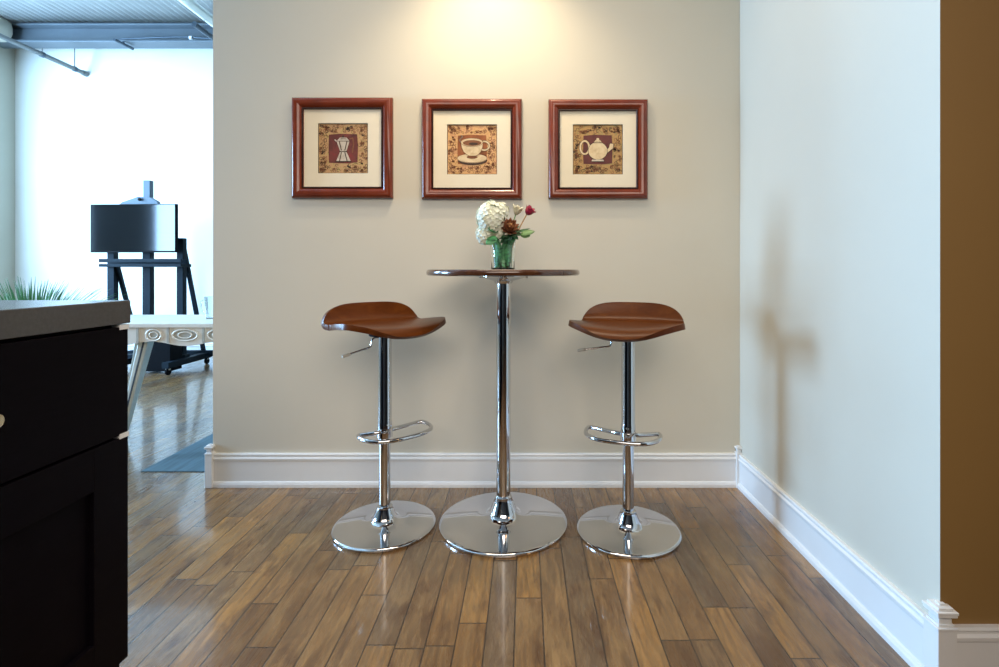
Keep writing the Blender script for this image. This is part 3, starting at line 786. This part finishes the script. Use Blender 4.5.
# ------------------------------------------------------------------ plant behind the island
PXp, PYp = -2.99, 3.05
t = thing('potted_palm', 'spiky green potted plant showing above the island counter', 'plant', (PXp, PYp, 0))
bm = NB(); lathe(bm, [(0, 0), (.13, 0), (.14, .01), (.185, .50), (.19, .52), (.175, .52), (.165, .48), (0, .48)], 40); pt = link('pot', bm, M['pot'], t, smooth=True)
bm = NB(); lathe(bm, [(0, .481), (.163, .481), (0, .495)], 30); link('soil', bm, M['soil'], pt, smooth=True)
bm = NB(); rnd = random.Random(11)
for k in range(430):
    a = rnd.uniform(0, 2*PI); L = rnd.uniform(.42, .62); lean = rnd.uniform(.05, .75)*rnd.random()**.3; r0 = rnd.uniform(0, .05)
    c = Vector((r0*math.cos(a), r0*math.sin(a), .48)); dirh = Vector((math.cos(a+rnd.uniform(-.3, .3)), math.sin(a), 0))
    prev = None; K = 7; w0 = rnd.uniform(.003, .0055); side = Vector((-dirh.y, dirh.x, 0))
    for i in range(K+1):
        f = i/K; p = c+dirh*(L*(lean*f+.25*lean*f*f))+Vector((0, 0, L*(f-.22*lean*f*f-.15*f*f)))
        w = w0*(1-f)**.6+.0002
        rg_ = [bm.verts.new(p-side*w), bm.verts.new(p+Vector((0, 0, -w*.5))), bm.verts.new(p+side*w)]
        if prev:
            for q in range(2): bm.faces.new((prev[q], prev[q+1], rg_[q+1], rg_[q]))
        prev = rg_
fo = link('foliage', bm, M['grass'], t, smooth=True); fo.modifiers.new('t', 'SOLIDIFY').thickness = .0008

# ------------------------------------------------------------------ pipes under the deck
def at(px, py, y): return Vector(((px-526)/505*y, y, EYE-(py-270)/505*y))
pe = at(86, 74, 5.97); hx, hz = pe.x, pe.z
t = thing('sprinkler_pipe', 'thin grey pipe hanging on rods below the steel beam at far left', 'pipe', (hx, 5.975, hz))
bm = NB(); tube(bm, [(0, -2.0, 0), (0, -.002, 0)], .024, 16); link('pipe_run', bm, M['pipe_grey'], t, smooth=True)
bm = NB(); lathe(bm, [(0, -.05), (.031, -.05), (.033, -.02), (.033, -.001), (0, -.001)], 20, axis='Y'); link('wall_socket', bm, M['pipe_grey'], t, smooth=True)
for y, top in ((5.82, 3.584), (5.43, hz+.075)):
    bm = NB(); tube(bm, [(0, y-5.975, .022), (0, y-5.975, top-hz-.002)], .0045, 8); hg = link('hanger_rod', bm, M['pipe_grey'], t, smooth=True)
    bm = NB(); lathe(bm, [(.0245, -.014), (.030, -.014), (.030, .014), (.0245, .014), (.0245, -.014)], 20, (0, y-5.975, 0), axis='Y'); link('clamp_ring', bm, M['pipe_dark'], hg, smooth=True)
p = at(201, 12, 4.93)
t = thing('overhead_pipe', 'pale pipe under the metal deck at the upper right of the loft', 'pipe', (p.x, 4.93, p.z))
bm = NB(); tube(bm, [(0, -1.3, 0), (0, 1.02, 0)], .050, 24); link('pipe_run', bm, M['silver'], t, smooth=True)
bm = NB(); lathe(bm, [(.050, -.04), (.057, -.04), (.057, .04), (.050, .04), (.05, -.04)], 24, (0, .95, 0), axis='Y'); link('coupling', bm, M['pipe_dark'], t, smooth=True)
for y in (-.6, .6):
    bm = NB(); tube(bm, [(0, y, .049), (0, y, ZD-p.z-.002)], .005, 8); link('hanger_rod', bm, M['pipe_grey'], t, smooth=True)
p2 = at(203, 30.5, 5.0)
t = thing('conduit', 'dark conduit just below the pale pipe by the wall end', 'pipe', (p2.x, 5.0, p2.z))
bm = NB(); tube(bm, [(0, -.135, 0), (0, .64, 0)], .026, 16); link('pipe_run', bm, M['pipe_dark'], t, smooth=True)
for y in (0.0, .45):
    bm = NB(); tube(bm, [(0, y, .025), (.012, y, p.z-p2.z-.049)], .004, 8); link('hanger_rod', bm, M['pipe_grey'], t, smooth=True)
t = thing('beam_cable', 'thin dark cable clipped along the lower flange of the steel beam', 'cable', (-4.5, 5.655, 3.609))
bm = NB(); tube(bm, smooth_pts([(-.05, .01, .012), (.3, 0, .022), (.55, 0, .030), (.75, 0, .028), (1.0, 0, .012), (1.5, 0, .010), (2.4, 0, .011)], 6), .009, 8); link('cable_run', bm, M['pipe_dark'], t, smooth=True)
link('clip', boxm(.735, .765, -.02, .02, -.002, .034), M['trim'], t, bevel=.003, label='white clip')
b0 = at(113, 41, 5.60); b1 = at(129, 51, 5.60+.35)
t = thing('flex_stub', 'short dark pipe stub crossing under the middle of the steel beam', 'pipe', (EX(122, 5.62), 5.64, 3.553))
bm = NB(); tube(bm, [(-.012, -.11, .0), (.012, .12, -.0)], .016, 12); st = link('pipe_run', bm, M['pipe_dark'], t, smooth=True)
bm = NB(); tube(bm, [(0, 0, .01), (0, 0, .031)], .010, 10); link('hanger_bracket', bm, M['pipe_dark'], t)

# ------------------------------------------------------------------ light
def area(name, loc, rot, sx, sy, power, col):
    l = bpy.data.lights.new(name, 'AREA'); l.shape = 'RECTANGLE'; l.size = sx; l.size_y = sy; l.energy = power; l.color = col
    o = bpy.data.objects.new(name, l); COL.objects.link(o); o.location = loc; o.rotation_euler = rot; return o
DAY = (.36, .64, 1.0)
for i, (a, b, c, d) in enumerate(WIN):      # daylight entering at each window opening
    area('window_daylight', (XL-.03, (a+b)/2, (c+d)/2), (0, -PI/2, 0), d-c-.1, b-a-.1, (370, 330)[i], DAY)
sp = bpy.data.lights.new('ceiling_spot', 'SPOT'); sp.energy = 38; sp.color = (1.0, .81, .54); sp.spot_size = math.radians(105); sp.spot_blend = .9; sp.shadow_soft_size = .04
o = bpy.data.objects.new('ceiling_spot', sp); COL.objects.link(o); o.location = (-.17, 1.98, ZN-.03); o.rotation_euler = (math.radians(14), 0, 0)
area('nook_fill', (-.2, 1.62, ZN-.02), (0, 0, 0), 1.3, .30, 11, (1.0, .84, .64))  # added soft fill over the nook, no known lamp
k = area('back_wall_fill', (-.1, -1.0, ZN-.40), (0, 0, 0), 2.6, 1.5, 22, (1.0, .88, .75))  # added fill panel above and behind the camera, tilted towards the back wall
k.rotation_euler = Vector((-.55, 3.0, -1.9)).to_track_quat('-Z', 'Y').to_euler(); k.data.spread = math.radians(96)
area('hall_ceiling_light', (2.3, .1, ZN-.02), (0, 0, 0), .3, .3, 4, (1.0, .55, .24))

w = bpy.data.worlds.new('World'); S.world = w; w.use_nodes = True
w.node_tree.nodes['Background'].inputs[0].default_value = (.75, .87, 1, 1); w.node_tree.nodes['Background'].inputs[1].default_value = .6

# ------------------------------------------------------------------ camera
cd = bpy.data.cameras.new('camera'); cd.sensor_width = 36; cd.lens = 505/999*36
cd.shift_x = (499.5-526)/999; cd.shift_y = -(333.5-270)/999; cd.clip_start = .05
co = bpy.data.objects.new('camera', cd); COL.objects.link(co); co.location = (0, 0, EYE); co.rotation_euler = (PI/2, 0, 0)
S.camera = co
S.view_settings.view_transform = 'Standard'; S.view_settings.look = 'None'; S.view_settings.gamma = 1; S.view_settings.exposure = .3
S.view_settings.use_curve_mapping = False
S.cycles.use_denoising = True
S.cycles.max_bounces = 12; S.cycles.diffuse_bounces = 6; S.cycles.glossy_bounces = 6; S.cycles.transmission_bounces = 10
S.cycles.sample_clamp_indirect = 6
